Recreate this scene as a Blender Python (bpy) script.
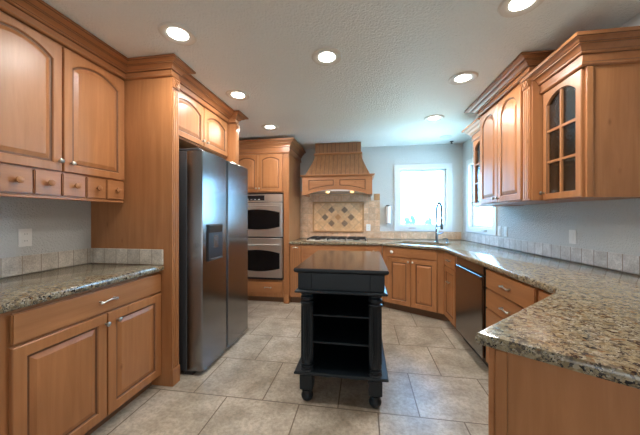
import bpy, bmesh, math, random
from mathutils import Vector, Matrix
from mathutils.geometry import tessellate_polygon
random.seed(7)
PI = math.pi
S = bpy.context.scene
for o in list(bpy.data.objects): bpy.data.objects.remove(o)
COL = S.collection

# ------------------------------------------------------------ camera, world, exposure
cam = bpy.data.cameras.new('camera'); camo = bpy.data.objects.new('camera', cam); COL.objects.link(camo)
camo.location = (0, 0, 1.3017); camo.rotation_euler = (PI/2, 0, 0.1557)
cam.sensor_width = 36; cam.lens = 274.56*36/640; cam.shift_y = -0.81/640; cam.clip_start = .03; cam.clip_end = 500
S.camera = camo
S.view_settings.view_transform = 'Standard'; S.view_settings.look = 'None'
S.view_settings.gamma = 1; S.view_settings.use_curve_mapping = False
S.view_settings.exposure = 0.10
LAMP_W = 12.0           # each recessed lamp
REAR_FILL = 44.0         # fill light added behind the camera
SKY = 26.0
w = bpy.data.worlds.new('sky'); S.world = w; w.use_nodes = True
nt = w.node_tree; bg = nt.nodes['Background']
tc = nt.nodes.new('ShaderNodeTexCoord'); sx = nt.nodes.new('ShaderNodeSeparateXYZ'); rp = nt.nodes.new('ShaderNodeValToRGB')
nt.links.new(tc.outputs['Generated'], sx.inputs[0]); nt.links.new(sx.outputs['Z'], rp.inputs[0]); nt.links.new(rp.outputs[0], bg.inputs['Color'])
rp.color_ramp.elements[0].position = 0.0; rp.color_ramp.elements[0].color = (.29, .64, .95, 1)
rp.color_ramp.elements[1].position = .6; rp.color_ramp.elements[1].color = (.15, .46, .95, 1)
bg.inputs['Strength'].default_value = SKY
def area(name, loc, rot, sx_, sy_, watts, col=(1, 1, 1)):
    l = bpy.data.lights.new(name, 'AREA'); l.shape = 'RECTANGLE'; l.size = sx_; l.size_y = sy_; l.energy = watts; l.color = col
    o = bpy.data.objects.new(name, l); COL.objects.link(o); o.location = loc; o.rotation_euler = rot
    return o
area('added_uplight_behind_back_window', (.97, 8.4, .55), (PI, 0, 0), 6.0, 6.0, 800, (.70, .92, .95))  # added uplight, unseen below the sill, brightens the ceiling; no deck is built
area('added_uplight_beside_right_window', (5.2, 4.6, .55), (PI, 0, 0), 6.0, 4.5, 700, (.70, .92, .95))  # second added uplight, out of view, shining up through the right window
area('added_rear_fill', (0.0, -2.45, 1.25), (PI/2+.5, 0, 0), 3.2, 1.9, REAR_FILL, (.90, .95, 1.0))  # added fill before the solid front wall, tilted up towards the ceiling

# ------------------------------------------------------------ dimensions
ZC = .932; CE = 2.487; WB = 4.74; WLX = -2.167; YF = -2.6
def wrx(y): return 1.587 + .06*(WB - y)          # the right wall runs slightly out of square
WR_ANG = math.atan(.06)

# ------------------------------------------------------------ materials
def new_mat(name):
    m = bpy.data.materials.new(name); m.use_nodes = True
    n = m.node_tree; b = n.nodes['Principled BSDF']
    return m, n, b
def plain(name, col, rough=.5, metal=0., spec=.5, noise=0., nscale=60., bump=0., bscale=200., coat=0.):
    m, n, b = new_mat(name)
    b.inputs['Base Color'].default_value = (*col, 1); b.inputs['Roughness'].default_value = rough
    b.inputs['Metallic'].default_value = metal; b.inputs['Specular IOR Level'].default_value = spec
    if coat: b.inputs['Coat Weight'].default_value = coat; b.inputs['Coat Roughness'].default_value = .15
    tc = n.nodes.new('ShaderNodeTexCoord')
    nz = n.nodes.new('ShaderNodeTexNoise'); nz.inputs['Scale'].default_value = nscale
    n.links.new(tc.outputs['Object'], nz.inputs['Vector'])
    mx = n.nodes.new('ShaderNodeMix'); mx.data_type = 'RGBA'
    k = noise if noise else .03
    mx.inputs[6].default_value = (*[c*(1-k) for c in col], 1); mx.inputs[7].default_value = (*[min(1, c*(1+k)) for c in col], 1)
    n.links.new(nz.outputs['Fac'], mx.inputs[0]); n.links.new(mx.outputs[2], b.inputs['Base Color'])
    if bump:
        nb = n.nodes.new('ShaderNodeTexNoise'); nb.inputs['Scale'].default_value = bscale; nb.inputs['Detail'].default_value = 3
        n.links.new(tc.outputs['Object'], nb.inputs['Vector'])
        bp = n.nodes.new('ShaderNodeBump'); bp.inputs['Strength'].default_value = bump; bp.inputs['Distance'].default_value = .004 if bump < .9 else .010
        n.links.new(nb.outputs['Fac'], bp.inputs['Height']); n.links.new(bp.outputs[0], b.inputs['Normal'])
    return m
def wood(name, c0, c1, axis='Z', rough=.36, knots=True):
    m, n, b = new_mat(name); L = n.links
    tc = n.nodes.new('ShaderNodeTexCoord'); oi = n.nodes.new('ShaderNodeObjectInfo')
    ad = n.nodes.new('ShaderNodeVectorMath'); ad.operation = 'ADD'
    sc = n.nodes.new('ShaderNodeVectorMath'); sc.operation = 'SCALE'; sc.inputs[0].default_value = (3.1, 5.7, 4.3)
    L.new(oi.outputs['Random'], sc.inputs['Scale']); L.new(tc.outputs['Object'], ad.inputs[0]); L.new(sc.outputs[0], ad.inputs[1])
    mp = n.nodes.new('ShaderNodeMapping'); L.new(ad.outputs[0], mp.inputs['Vector'])
    mp.inputs['Scale'].default_value = (22, 22, 1.6) if axis == 'Z' else ((1.6, 22, 22) if axis == 'X' else (22, 1.6, 22))
    n1 = n.nodes.new('ShaderNodeTexNoise'); n1.inputs['Scale'].default_value = 1.; n1.inputs['Detail'].default_value = 6; n1.inputs['Roughness'].default_value = .6
    n1.inputs['Distortion'].default_value = .6; L.new(mp.outputs[0], n1.inputs['Vector'])
    n2 = n.nodes.new('ShaderNodeTexNoise'); n2.inputs['Scale'].default_value = 2.2; L.new(ad.outputs[0], n2.inputs['Vector'])
    mx = n.nodes.new('ShaderNodeMix'); mx.data_type = 'RGBA'; mx.inputs[6].default_value = (*c0, 1); mx.inputs[7].default_value = (*c1, 1)
    mr = n.nodes.new('ShaderNodeMapRange'); mr.inputs[1].default_value = .3; mr.inputs[2].default_value = .7
    L.new(n1.outputs['Fac'], mr.inputs[0]); L.new(mr.outputs[0], mx.inputs[0])
    hs = n.nodes.new('ShaderNodeHueSaturation'); L.new(mx.outputs[2], hs.inputs['Color'])
    m2 = n.nodes.new('ShaderNodeMapRange'); m2.inputs[1].default_value = .3; m2.inputs[2].default_value = .7; m2.inputs[3].default_value = .9; m2.inputs[4].default_value = 1.08
    L.new(n2.outputs['Fac'], m2.inputs[0]); L.new(m2.outputs[0], hs.inputs['Value'])
    out = hs.outputs[0]
    if knots:
        vo = n.nodes.new('ShaderNodeTexVoronoi'); vo.inputs['Scale'].default_value = 1.0
        mk = n.nodes.new('ShaderNodeMapping'); L.new(ad.outputs[0], mk.inputs['Vector'])
        mk.inputs['Scale'].default_value = (9, 9, 4) if axis == 'Z' else ((4, 9, 9) if axis == 'X' else (9, 4, 9))
        L.new(mk.outputs[0], vo.inputs['Vector'])
        m3 = n.nodes.new('ShaderNodeMapRange'); m3.inputs[1].default_value = .03; m3.inputs[2].default_value = .11; m3.inputs[3].default_value = .5; m3.inputs[4].default_value = 0
        L.new(vo.outputs['Distance'], m3.inputs[0])
        kx = n.nodes.new('ShaderNodeMix'); kx.data_type = 'RGBA'; L.new(m3.outputs[0], kx.inputs[0]); L.new(out, kx.inputs[6])
        kx.inputs[7].default_value = (c0[0]*.45, c0[1]*.38, c0[2]*.35, 1); out = kx.outputs[2]
    L.new(out, b.inputs['Base Color']); b.inputs['Roughness'].default_value = rough; b.inputs['Specular IOR Level'].default_value = .45
    return m
def granite(name):
    m, n, b = new_mat(name); L = n.links
    tc = n.nodes.new('ShaderNodeTexCoord')
    def vor(s):
        v = n.nodes.new('ShaderNodeTexVoronoi'); v.inputs['Scale'].default_value = s
        nz = n.nodes.new('ShaderNodeTexNoise'); nz.inputs['Scale'].default_value = s*.9
        a = n.nodes.new('ShaderNodeMix'); a.data_type = 'RGBA'; a.inputs[0].default_value = .03
        L.new(tc.outputs['Object'], nz.inputs['Vector']); L.new(tc.outputs['Object'], a.inputs[6]); L.new(nz.outputs['Color'], a.inputs[7])
        L.new(a.outputs[2], v.inputs['Vector'])
        s_ = n.nodes.new('ShaderNodeSeparateColor'); L.new(v.outputs['Color'], s_.inputs[0]); return s_.outputs[0]
    r = n.nodes.new('ShaderNodeValToRGB'); r.color_ramp.interpolation = 'CONSTANT'
    cols = [(0, (.235, .175, .095)), (.18, (.33, .265, .165)), (.36, (.19, .14, .08)), (.50, (.115, .09, .065)), (.62, (.36, .31, .225)), (.72, (.06, .05, .045)), (.83, (.20, .105, .045)), (.90, (.012, .012, .016))]
    e = r.color_ramp.elements
    e[0].position = 0; e[0].color = (*cols[0][1], 1); e[1].position = cols[1][0]; e[1].color = (*cols[1][1], 1)
    for p, c in cols[2:]:
        q = e.new(p); q.color = (*c, 1)
    L.new(vor(92), r.inputs[0])
    r2 = n.nodes.new('ShaderNodeValToRGB'); r2.color_ramp.interpolation = 'CONSTANT'
    f = r2.color_ramp.elements; f[0].position = 0; f[0].color = (.29, .235, .145, 1); f[1].position = .42; f[1].color = (.20, .165, .115, 1)
    q = f.new(.62); q.color = (.05, .045, .045, 1); q = f.new(.76); q.color = (.42, .37, .29, 1); q = f.new(.9); q.color = (.015, .015, .018, 1)
    L.new(vor(150), r2.inputs[0])
    nz = n.nodes.new('ShaderNodeTexNoise'); nz.inputs['Scale'].default_value = 26; nz.inputs['Detail'].default_value = 3; L.new(tc.outputs['Object'], nz.inputs['Vector'])
    st = n.nodes.new('ShaderNodeMapRange'); st.inputs[1].default_value = .44; st.inputs[2].default_value = .56; L.new(nz.outputs['Fac'], st.inputs[0])
    mx = n.nodes.new('ShaderNodeMix'); mx.data_type = 'RGBA'; L.new(st.outputs[0], mx.inputs[0]); L.new(r.outputs[0], mx.inputs[6]); L.new(r2.outputs[0], mx.inputs[7])
    L.new(mx.outputs[2], b.inputs['Base Color']); b.inputs['Roughness'].default_value = .13; b.inputs['Specular IOR Level'].default_value = .6
    return m
def tiles(name, bw, rh, c0, c1, grout, mortar=.004, offset=0., shift=(0, 0, 0), plane='XY', rough=.4, nscale=5., bump=.25, vein=.5):
    m, n, b = new_mat(name); L = n.links
    tc = n.nodes.new('ShaderNodeTexCoord'); sp = n.nodes.new('ShaderNodeSeparateXYZ'); L.new(tc.outputs['Object'], sp.inputs[0])
    cb = n.nodes.new('ShaderNodeCombineXYZ'); L.new(sp.outputs[plane[0]], cb.inputs[0]); L.new(sp.outputs[plane[1]], cb.inputs[1])
    mp = n.nodes.new('ShaderNodeMapping'); mp.inputs['Location'].default_value = shift; L.new(cb.outputs[0], mp.inputs['Vector'])
    br = n.nodes.new('ShaderNodeTexBrick'); br.offset = offset; br.offset_frequency = 2; br.squash = 1
    br.inputs['Scale'].default_value = 1; br.inputs['Brick Width'].default_value = bw; br.inputs['Row Height'].default_value = rh
    br.inputs['Mortar Size'].default_value = mortar; br.inputs['Mortar Smooth'].default_value = .15; br.inputs['Bias'].default_value = 0
    br.inputs['Color1'].default_value = (.82, .82, .82, 1); br.inputs['Color2'].default_value = (1.08, 1.08, 1.08, 1)
    L.new(mp.outputs[0], br.inputs['Vector'])
    nz = n.nodes.new('ShaderNodeTexNoise'); nz.inputs['Scale'].default_value = nscale; nz.inputs['Detail'].default_value = 8; nz.inputs['Roughness'].default_value = .65
    L.new(tc.outputs['Object'], nz.inputs['Vector'])
    mr = n.nodes.new('ShaderNodeMapRange'); mr.inputs[1].default_value = .35; mr.inputs[2].default_value = .68; L.new(nz.outputs['Fac'], mr.inputs[0])
    mx = n.nodes.new('ShaderNodeMix'); mx.data_type = 'RGBA'; mx.inputs[6].default_value = (*c0, 1); mx.inputs[7].default_value = (*c1, 1); L.new(mr.outputs[0], mx.inputs[0])
    nf = n.nodes.new('ShaderNodeTexNoise'); nf.inputs['Scale'].default_value = nscale*9; nf.inputs['Detail'].default_value = 6; nf.inputs['Roughness'].default_value = .7; L.new(tc.outputs['Object'], nf.inputs['Vector'])
    fr = n.nodes.new('ShaderNodeMapRange'); fr.inputs[1].default_value = .42; fr.inputs[2].default_value = .62; fr.inputs[3].default_value = 1.06; fr.inputs[4].default_value = .74; L.new(nf.outputs['Fac'], fr.inputs[0])
    fm = n.nodes.new('ShaderNodeMix'); fm.data_type = 'RGBA'; fm.blend_type = 'MULTIPLY'; fm.inputs[0].default_value = 1; L.new(mx.outputs[2], fm.inputs[6]); L.new(fr.outputs[0], fm.inputs[7]); mx = fm
    mu = n.nodes.new('ShaderNodeMix'); mu.data_type = 'RGBA'; mu.blend_type = 'MULTIPLY'; mu.inputs[0].default_value = 1; L.new(mx.outputs[2], mu.inputs[6]); L.new(br.outputs['Color'], mu.inputs[7])
    gx = n.nodes.new('ShaderNodeMix'); gx.data_type = 'RGBA'; L.new(br.outputs['Fac'], gx.inputs[0]); L.new(mu.outputs[2], gx.inputs[6]); gx.inputs[7].default_value = (*grout, 1)
    L.new(gx.outputs[2], b.inputs['Base Color'])
    b.inputs['Roughness'].default_value = rough
    ma = n.nodes.new('ShaderNodeMath'); ma.operation = 'MULTIPLY_ADD'; L.new(br.outputs['Fac'], ma.inputs[0]); ma.inputs[1].default_value = -1
    n3 = n.nodes.new('ShaderNodeMath'); n3.operation = 'MULTIPLY'; n3.inputs[1].default_value = vein; L.new(nz.outputs['Fac'], n3.inputs[0]); L.new(n3.outputs[0], ma.inputs[2])
    bp = n.nodes.new('ShaderNodeBump'); bp.inputs['Strength'].default_value = bump; bp.inputs['Distance'].default_value = .004
    L.new(ma.outputs[0], bp.inputs['Height']); L.new(bp.outputs[0], b.inputs['Normal'])
    return m
def glass(name, tint=(1, 1, 1), gloss=.08, bump=0.):
    m = bpy.data.materials.new(name); m.use_nodes = True; n = m.node_tree; n.nodes.clear(); L = n.links
    out = n.nodes.new('ShaderNodeOutputMaterial'); tr = n.nodes.new('ShaderNodeBsdfTransparent'); tr.inputs[0].default_value = (*tint, 1)
    gl = n.nodes.new('ShaderNodeBsdfGlossy'); gl.inputs['Roughness'].default_value = .04 if not bump else .12
    mx = n.nodes.new('ShaderNodeMixShader')
    fr = n.nodes.new('ShaderNodeLayerWeight'); fr.inputs['Blend'].default_value = .25
    mr = n.nodes.new('ShaderNodeMapRange'); mr.inputs[3].default_value = gloss*.5; mr.inputs[4].default_value = min(1, gloss*5); L.new(fr.outputs['Fresnel'], mr.inputs[0])
    if bump:
        tc = n.nodes.new('ShaderNodeTexCoord'); nz = n.nodes.new('ShaderNodeTexNoise'); nz.inputs['Scale'].default_value = 55; L.new(tc.outputs['Object'], nz.inputs['Vector'])
        bp = n.nodes.new('ShaderNodeBump'); bp.inputs['Strength'].default_value = bump; bp.inputs['Distance'].default_value = .004; L.new(nz.outputs['Fac'], bp.inputs['Height'])
        L.new(bp.outputs[0], gl.inputs['Normal'])
    L.new(mr.outputs[0], mx.inputs[0]); L.new(tr.outputs[0], mx.inputs[1]); L.new(gl.outputs[0], mx.inputs[2]); L.new(mx.outputs[0], out.inputs[0])
    return m
def steel(name, col=(.42, .42, .43), rough=.24, aniso=0., axis='Z'):
    m, n, b = new_mat(name); L = n.links
    b.inputs['Metallic'].default_value = 1; b.inputs['Roughness'].default_value = rough
    tc = n.nodes.new('ShaderNodeTexCoord'); mp = n.nodes.new('ShaderNodeMapping'); L.new(tc.outputs['Object'], mp.inputs['Vector'])
    mp.inputs['Scale'].default_value = (2, 2, 350) if axis == 'X' else (350, 350, 2)
    if aniso:                                      # vertical brushing smears reflections sideways
        b.inputs['Anisotropic'].default_value = aniso; tv = n.nodes.new('ShaderNodeCombineXYZ'); tv.inputs[1].default_value = 1; L.new(tv.outputs[0], b.inputs['Tangent'])
    nz = n.nodes.new('ShaderNodeTexNoise'); nz.inputs['Scale'].default_value = 1; L.new(mp.outputs[0], nz.inputs['Vector'])
    mx = n.nodes.new('ShaderNodeMix'); mx.data_type = 'RGBA'; mx.inputs[6].default_value = (*[c*.93 for c in col], 1); mx.inputs[7].default_value = (*[c*1.07 for c in col], 1)
    L.new(nz.outputs['Fac'], mx.inputs[0]); L.new(mx.outputs[2], b.inputs['Base Color'])
    return m
def emit(name, col, s):
    m, n, b = new_mat(name); b.inputs['Base Color'].default_value = (.8, .8, .8, 1)
    b.inputs['Emission Color'].default_value = (*col, 1); b.inputs['Emission Strength'].default_value = s
    return m

W0, W1 = (.335, .134, .048), (.435, .190, .075)
M = dict(
    wall=plain('wall_paint', (.56, .57, .55), .75, noise=.03, nscale=3, bump=1.0, bscale=95),
    ceiling=plain('ceiling_paint', (.83, .83, .775), .40, noise=.02, nscale=3, bump=1.0, bscale=75),
    white=plain('white_paint', (.66, .67, .66), .35), ring=plain('cream_trim', (.70, .66, .58), .35),
    plastic=plain('white_plastic', (.78, .78, .75), .35),
    wood=wood('honey_alder', W0, W1, 'Z'), woodx=wood('honey_alder_across', W0, W1, 'X'), woody=wood('honey_alder_deep', W0, W1, 'Y'),
    crown=wood('glazed_crown', (.32, .126, .048), (.41, .172, .068), 'X', .32, False), crowny=wood('glazed_crown_deep', (.32, .126, .048), (.41, .172, .068), 'Y', .32, False),
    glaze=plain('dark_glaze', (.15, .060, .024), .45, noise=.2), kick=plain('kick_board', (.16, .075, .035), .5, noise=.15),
    hoodwood=wood('hood_wood', (.23, .105, .045), (.34, .17, .075), 'Z', .4, False),
    inside=plain('cabinet_inside', (.20, .11, .055), .6),
    granite=granite('granite'),
    floor=tiles('stone_floor_tiles', .535, .51, (.30, .245, .18), (.55, .475, .385), (.14, .10, .065), .0045, .5, (.17+.2675, -1.86+5.10, 0), 'XY', .33, 4.5, .3),
    nickel=plain('brushed_nickel', (.50, .49, .46), .28, 1., bump=0),
    steel=steel('stainless', (.28, .285, .295), .23, .8), steelx=steel('stainless_across', (.74, .71, .67), .34, axis='X'),
    steeld=steel('dark_stainless', (.26, .255, .26), .22),
    fridgeside=plain('dark_grey_enamel', (.045, .047, .052), .42), black=plain('black_plastic', (.012, .012, .014), .35), rubber=plain('black_rubber', (.008, .008, .008), .6),
    ovenglass=plain('black_oven_glass', (.006, .006, .007), .10, spec=.25), iron=plain('cast_iron', (.012, .012, .013), .5),
    island=plain('black_lacquer', (.008, .013, .018), .38, noise=.25, spec=.35), islandtop=wood('espresso_top', (.045, .020, .011), (.085, .040, .021), 'Y', .14, False),
    porcelain=plain('white_porcelain', (.82, .82, .80), .15), chrome=plain('chrome', (.27, .30, .33), .18, 1.),
    pane=glass('window_pane'), seeded=glass('seeded_glass', (.62, .66, .68), .12, .5),
    lamp=emit('lamp_lens', (1, .97, .90), 14.), hoodlamp=emit('warm_bulb', (1, .50, .14), 2.6),
    leaf=plain('pale_foliage', (.11, .16, .10), .8, noise=.5, nscale=1.2), bark=plain('bark', (.10, .07, .05), .9), grass=plain('far_ground', (.16, .22, .12), .9, noise=.3, nscale=.1),
    display=plain('dark_display', (.01, .012, .016), .12), diamond=plain('pewter_accent', (.22, .15, .10), .4, .1, noise=.35, nscale=90, bump=.5),
    stone=plain('tan_stone', (.44, .235, .10), .45, noise=.2, nscale=40), cream=plain('cream_plastic', (.62, .50, .34), .4), paper=plain('paper', (.84, .80, .77), .8),
)
TC0, TC1, TG = (.60, .37, .22), (.80, .56, .38), (.50, .38, .27)
SG = dict(rough=.42, nscale=14, bump=.35)

# ------------------------------------------------------------ mesh helpers
def faces_mi(bm, before, mi):
    if mi:
        for f in bm.faces:
            if f not in before: f.material_index = mi
def box(bm, x0, x1, y0, y1, z0, z1, bev=0., mi=0, seg=1):
    vs = [bm.verts.new((x, y, z)) for z in (z0, z1) for x, y in ((x0, y0), (x1, y0), (x1, y1), (x0, y1))]
    fs = [bm.faces.new([vs[i] for i in q]) for q in ((3, 2, 1, 0), (4, 5, 6, 7), (0, 1, 5, 4), (1, 2, 6, 5), (2, 3, 7, 6), (3, 0, 4, 7))]
    for f in fs: f.material_index = mi
    if bev:
        es = list({e for f in fs for e in f.edges})
        r = bmesh.ops.bevel(bm, geom=es, offset=bev, segments=seg, affect='EDGES', clamp_overlap=True)
        for f in r['faces']: f.material_index = mi
    return fs
def loft(bm, rings, caps=(True, True), mi=0, mis=None, closed=True):
    R = [[bm.verts.new(p) for p in r] for r in rings]; n = len(R[0])
    for i in range(len(R)-1):
        for j in range(n if closed else n-1):
            k = (j+1) % n
            f = bm.faces.new((R[i][j], R[i][k], R[i+1][k], R[i+1][j])); f.material_index = mis[i] if mis else mi
    if caps[0]: bm.faces.new(R[0][::-1]).material_index = mi
    if caps[1]: bm.faces.new(R[-1]).material_index = mi
    return R
def lathe(bm, prof, c=(0, 0, 0), seg=24, axis='Z', mi=0, flute=None):
    rings = []
    for r, h in prof:
        ring = []
        for k in range(seg):
            a = 2*PI*k/seg; rr = max(r, .0004)
            if flute and flute[0] < h < flute[1]: rr *= 1 - .13*(.5+.5*math.cos(flute[2]*a))
            p = (rr*math.cos(a), rr*math.sin(a), h)
            if axis == 'Y': p = (p[0], h, -p[1])
            if axis == 'X': p = (h, p[0], p[1])
            ring.append((p[0]+c[0], p[1]+c[1], p[2]+c[2]))
        rings.append(ring)
    loft(bm, rings, mi=mi)
def tube(bm, pts, r, seg=10, mi=0, radii=None):
    P = [Vector(p) for p in pts]; rings = []; u = None
    for i, p in enumerate(P):
        t = (P[min(i+1, len(P)-1)] - P[max(i-1, 0)]).normalized()
        if u is None: u = t.orthogonal().normalized()
        u = (u - t*u.dot(t)).normalized(); v = t.cross(u); rr = radii[i] if radii else r
        rings.append([p + u*rr*math.cos(2*PI*k/seg) + v*rr*math.sin(2*PI*k/seg) for k in range(seg)])
    loft(bm, rings, mi=mi)
def offs(poly, d):                                # inward offset of a counter-clockwise polygon
    n = len(poly); out = []
    for i in range(n):
        p, a, b = Vector(poly[i]), Vector(poly[i-1]), Vector(poly[(i+1) % n])
        d1 = (p-a).normalized(); d2 = (b-p).normalized()
        n1 = Vector((-d1.y, d1.x)); n2 = Vector((-d2.y, d2.x)); m = (n1+n2)
        k = m.dot(n1)
        out.append(tuple(p + m*(d/k)))
    return out
def prism(bm, poly, z0, z1, mi=0): loft(bm, [[(x, y, z0) for x, y in poly], [(x, y, z1) for x, y in poly]], mi=mi)
def slab(bm, poly, z0, z1, r=.012, holes=()):
    ins = offs(poly, r); i2 = offs(poly, r*.3)
    rings = [(ins, z0), (i2, z0+r*.3), (poly, z0+r), (poly, z1-r), (i2, z1-r*.3), (ins, z1)]
    V = [[bm.verts.new((x, y, z)) for x, y in p] for p, z in rings]; n = len(poly)
    for i in range(5):
        for j in range(n):
            k = (j+1) % n; bm.faces.new((V[i][j], V[i][k], V[i+1][k], V[i+1][j]))
    H = []
    for h in holes: H.append(([bm.verts.new((x, y, z0)) for x, y in h], [bm.verts.new((x, y, z1)) for x, y in h]))
    for lo, hi in H:
        for j in range(len(lo)):
            k = (j+1) % len(lo); bm.faces.new((lo[k], lo[j], hi[j], hi[k]))
    for ring, side, z, flip in ((V[5], 1, z1, False), (V[0], 0, z0, True)):
        loops = [ring] + [h[side] for h in H]; flat = [v for l in loops for v in l]
        for t in tessellate_polygon([[v.co for v in l] for l in loops]):
            try: bm.faces.new([flat[i] for i in (t[::-1] if flip else t)])
            except ValueError: pass
def sweep(bm, path, prof, mi=0, mis=None):         # profile (out, z); out = right-hand side of travel
    n = len(path); P = [Vector(p) for p in path]; rings = []
    for i in range(n):
        d1 = (P[i]-P[i-1]).normalized() if i else (P[1]-P[0]).normalized()
        d2 = (P[i+1]-P[i]).normalized() if i < n-1 else d1
        n1 = Vector((d1.y, -d1.x)); n2 = Vector((d2.y, -d2.x)); m = n1+n2; m = m/m.dot(n1)
        rings.append([(P[i].x+m.x*o, P[i].y+m.y*o, z) for o, z in prof])
    R = [[bm.verts.new(p) for p in r] for r in rings]; k = len(prof)
    for i in range(n-1):
        for j in range(k):
            q = (j+1) % k
            f = bm.faces.new((R[i][j], R[i][q], R[i+1][q], R[i+1][j])); f.material_index = mis[j] if mis else mi
    bm.faces.new(R[0]); bm.faces.new(R[-1][::-1])
def make(name, bm, mats, parent=None, loc=(0, 0, 0), rz=0., smooth=False):
    bmesh.ops.recalc_face_normals(bm, faces=bm.faces[:])
    me = bpy.data.meshes.new(name); bm.to_mesh(me); bm.free()
    for m in (mats if isinstance(mats, (list, tuple)) else [mats]): me.materials.append(m)
    if smooth:
        for p in me.polygons: p.use_smooth = True
        try: me.set_sharp_from_angle(angle=math.radians(38))
        except Exception: pass
    o = bpy.data.objects.new(name, me); COL.objects.link(o); o.location = loc; o.rotation_euler = (0, 0, rz)
    if parent: o.parent = parent
    return o
def B(): return bmesh.new()
def thing(name, label, cat, loc=(0, 0, 0), rz=0., group=None):
    o = bpy.data.objects.new(name, None); COL.objects.link(o); o.location = loc; o.rotation_euler = (0, 0, rz)
    o.empty_display_size = .1; o['label'] = label; o['category'] = cat
    if group: o['group'] = group
    return o
def tag(o, label, cat, group=None):
    o['label'] = label; o['category'] = cat
    if group: o['group'] = group
    return o
def struct(name, bm, m, smooth=False):
    o = make(name, bm, m, smooth=smooth); o['kind'] = 'structure'; return o
def bx(name, parent, mats, *a, bev=0., seg=1, smooth=False, loc=(0, 0, 0)):
    bm = B(); box(bm, *a, bev=bev, seg=seg); return make(name, bm, mats, parent, loc, smooth=smooth)

# ------------------------------------------------------------ room shell
bm = B(); box(bm, WLX-.1, 2.3, YF-.1, WB+.15, -.1, 0); struct('floor', bm, M['floor'])
bm = B(); box(bm, WLX-.1, 2.3, YF-.1, WB+.15, CE, CE+.1); struct('ceiling', bm, M['ceiling'])
bm = B(); box(bm, WLX-.12, WLX, YF, WB+.15, 0, CE); struct('wall_left', bm, M['wall'])
def wall_with_hole(bm, f, a0, a1, z0, z1, h0, h1, hz0, hz1, t):      # f(a, depth) -> (x, y)
    def blk(p, q, r, s): loft(bm, [[(*f(p, 0), z) for z in (0,)][0:0] or [(*f(p, 0), r), (*f(q, 0), r), (*f(q, 0), s), (*f(p, 0), s)], [(*f(p, t), r), (*f(q, t), r), (*f(q, t), s), (*f(p, t), s)]])
    blk(a0, h0, z0, z1); blk(h1, a1, z0, z1); blk(h0, h1, z0, hz0); blk(h0, h1, hz1, z1)
WX0, WX1, WZ0, WZ1 = .60, 1.345, 1.15, 2.085       # back window opening
RY0, RY1 = 3.80, 4.48                              # right window opening (along y)
bm = B(); wall_with_hole(bm, lambda a, d: (a, WB+d), WLX, 1.72, 0, CE, WX0, WX1, WZ0, WZ1, .14); struct('wall_back', bm, M['wall'])
bm = B(); wall_with_hole(bm, lambda a, d: (wrx(a)+d, a), YF, WB, 0, CE, RY0, RY1, WZ0, WZ1, .14); struct('wall_right', bm, M['wall'])
bm = B(); box(bm, WLX-.1, 2.3, YF-.12, YF, 0, CE); struct('wall_front', bm, M['wall'])
bm = B(); loft(bm, [[(1.582, .85, 2.385), (wrx(.85)-.002, .85, 2.385), (wrx(2.25)-.002, 2.25, 2.385), (1.582, 2.25, 2.385)], [(1.582, .85, CE-.001), (wrx(.85)-.002, .85, CE-.001), (wrx(2.25)-.002, 2.25, CE-.001), (1.582, 2.25, CE-.001)]])
struct('trim_1', bm, M['white'])

def window(name, f, a0, a1, z0, z1):
    """casing + recessed sash + pane; f(along, depth into wall)->(x,y)"""
    def blk(bm, p, q, d0, d1, r, s): loft(bm, [[(*f(p, d0), r), (*f(q, d0), r), (*f(q, d0), s), (*f(p, d0), s)], [(*f(p, d1), r), (*f(q, d1), r), (*f(q, d1), s), (*f(p, d1), s)]])
    bm = B(); c = .082
    blk(bm, a0-c, a0, -.018, 0, z0-c, z1+c); blk(bm, a1, a1+c, -.018, 0, z0-c, z1+c); blk(bm, a0, a1, -.018, 0, z0-c, z0); blk(bm, a0, a1, -.018, 0, z1, z1+c)
    o = struct(name, bm, M['white'])
    bm = B(); s = .028
    blk(bm, a0, a0+s, .045, .09, z0, z1); blk(bm, a1-s, a1, .045, .09, z0, z1); blk(bm, a0+s, a1-s, .045, .09, z0, z0+s); blk(bm, a0+s, a1-s, .045, .09, z1-s, z1)
    make('window_sash', bm, M['white'], o)
    bm = B(); blk(bm, a0+s, a1-s, .064, .070, z0+s, z1-s); make('window_pane', bm, M['pane'], o)
    bm = B(); m_ = a0 + (a1-a0)*.27
    blk(bm, m_-.05, m_+.05, -.030, -.018, z0-.045, z0-.027); blk(bm, m_-.012, m_+.06, -.040, -.030, z0-.041, z0-.031); make('window_crank', bm, M['nickel'], o)
    return o
window('window_1', lambda a, d: (a, WB+d), WX0, WX1, WZ0, WZ1)
window('window_2', lambda a, d: (wrx(a)+d, a), RY0, RY1, WZ0, WZ1)

# ------------------------------------------------------------ fronts and hardware (local frame: x across, z up, front = -y)
def knob(parent, x, z, m=None, y=-.02, r=.0145):
    bm = B(); lathe(bm, [(.0, 0), (.006, 0), (.0055, -.012), (r*.8, -.017), (r, -.022), (r*.95, -.027), (r*.5, -.031), (0, -.032)], (0, 0, 0), 14, 'Y')
    return make('knob', bm, m or M['nickel'], parent, (x, y, z), smooth=True)
def pull(parent, x, z, y=-.02, half=.055):
    bm = B(); pts = []
    for i in range(13):
        t = -1 + 2*i/12; pts.append((t*half, -.028 + .010*t*t*t*t, .004*math.cos(t*PI) ))
    tube(bm, pts, .0055, 8, radii=[.0075 if abs(i-6) > 4 else .005 for i in range(13)])
    for s in (-1, 1): lathe(bm, [(0, 0), (.007, 0), (.005, -.02), (0, -.022)], (s*half*.84, 0, 0), 8, 'Y')
    return make('pull_handle', bm, M['nickel'], parent, (x, y, z), smooth=True)
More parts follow.
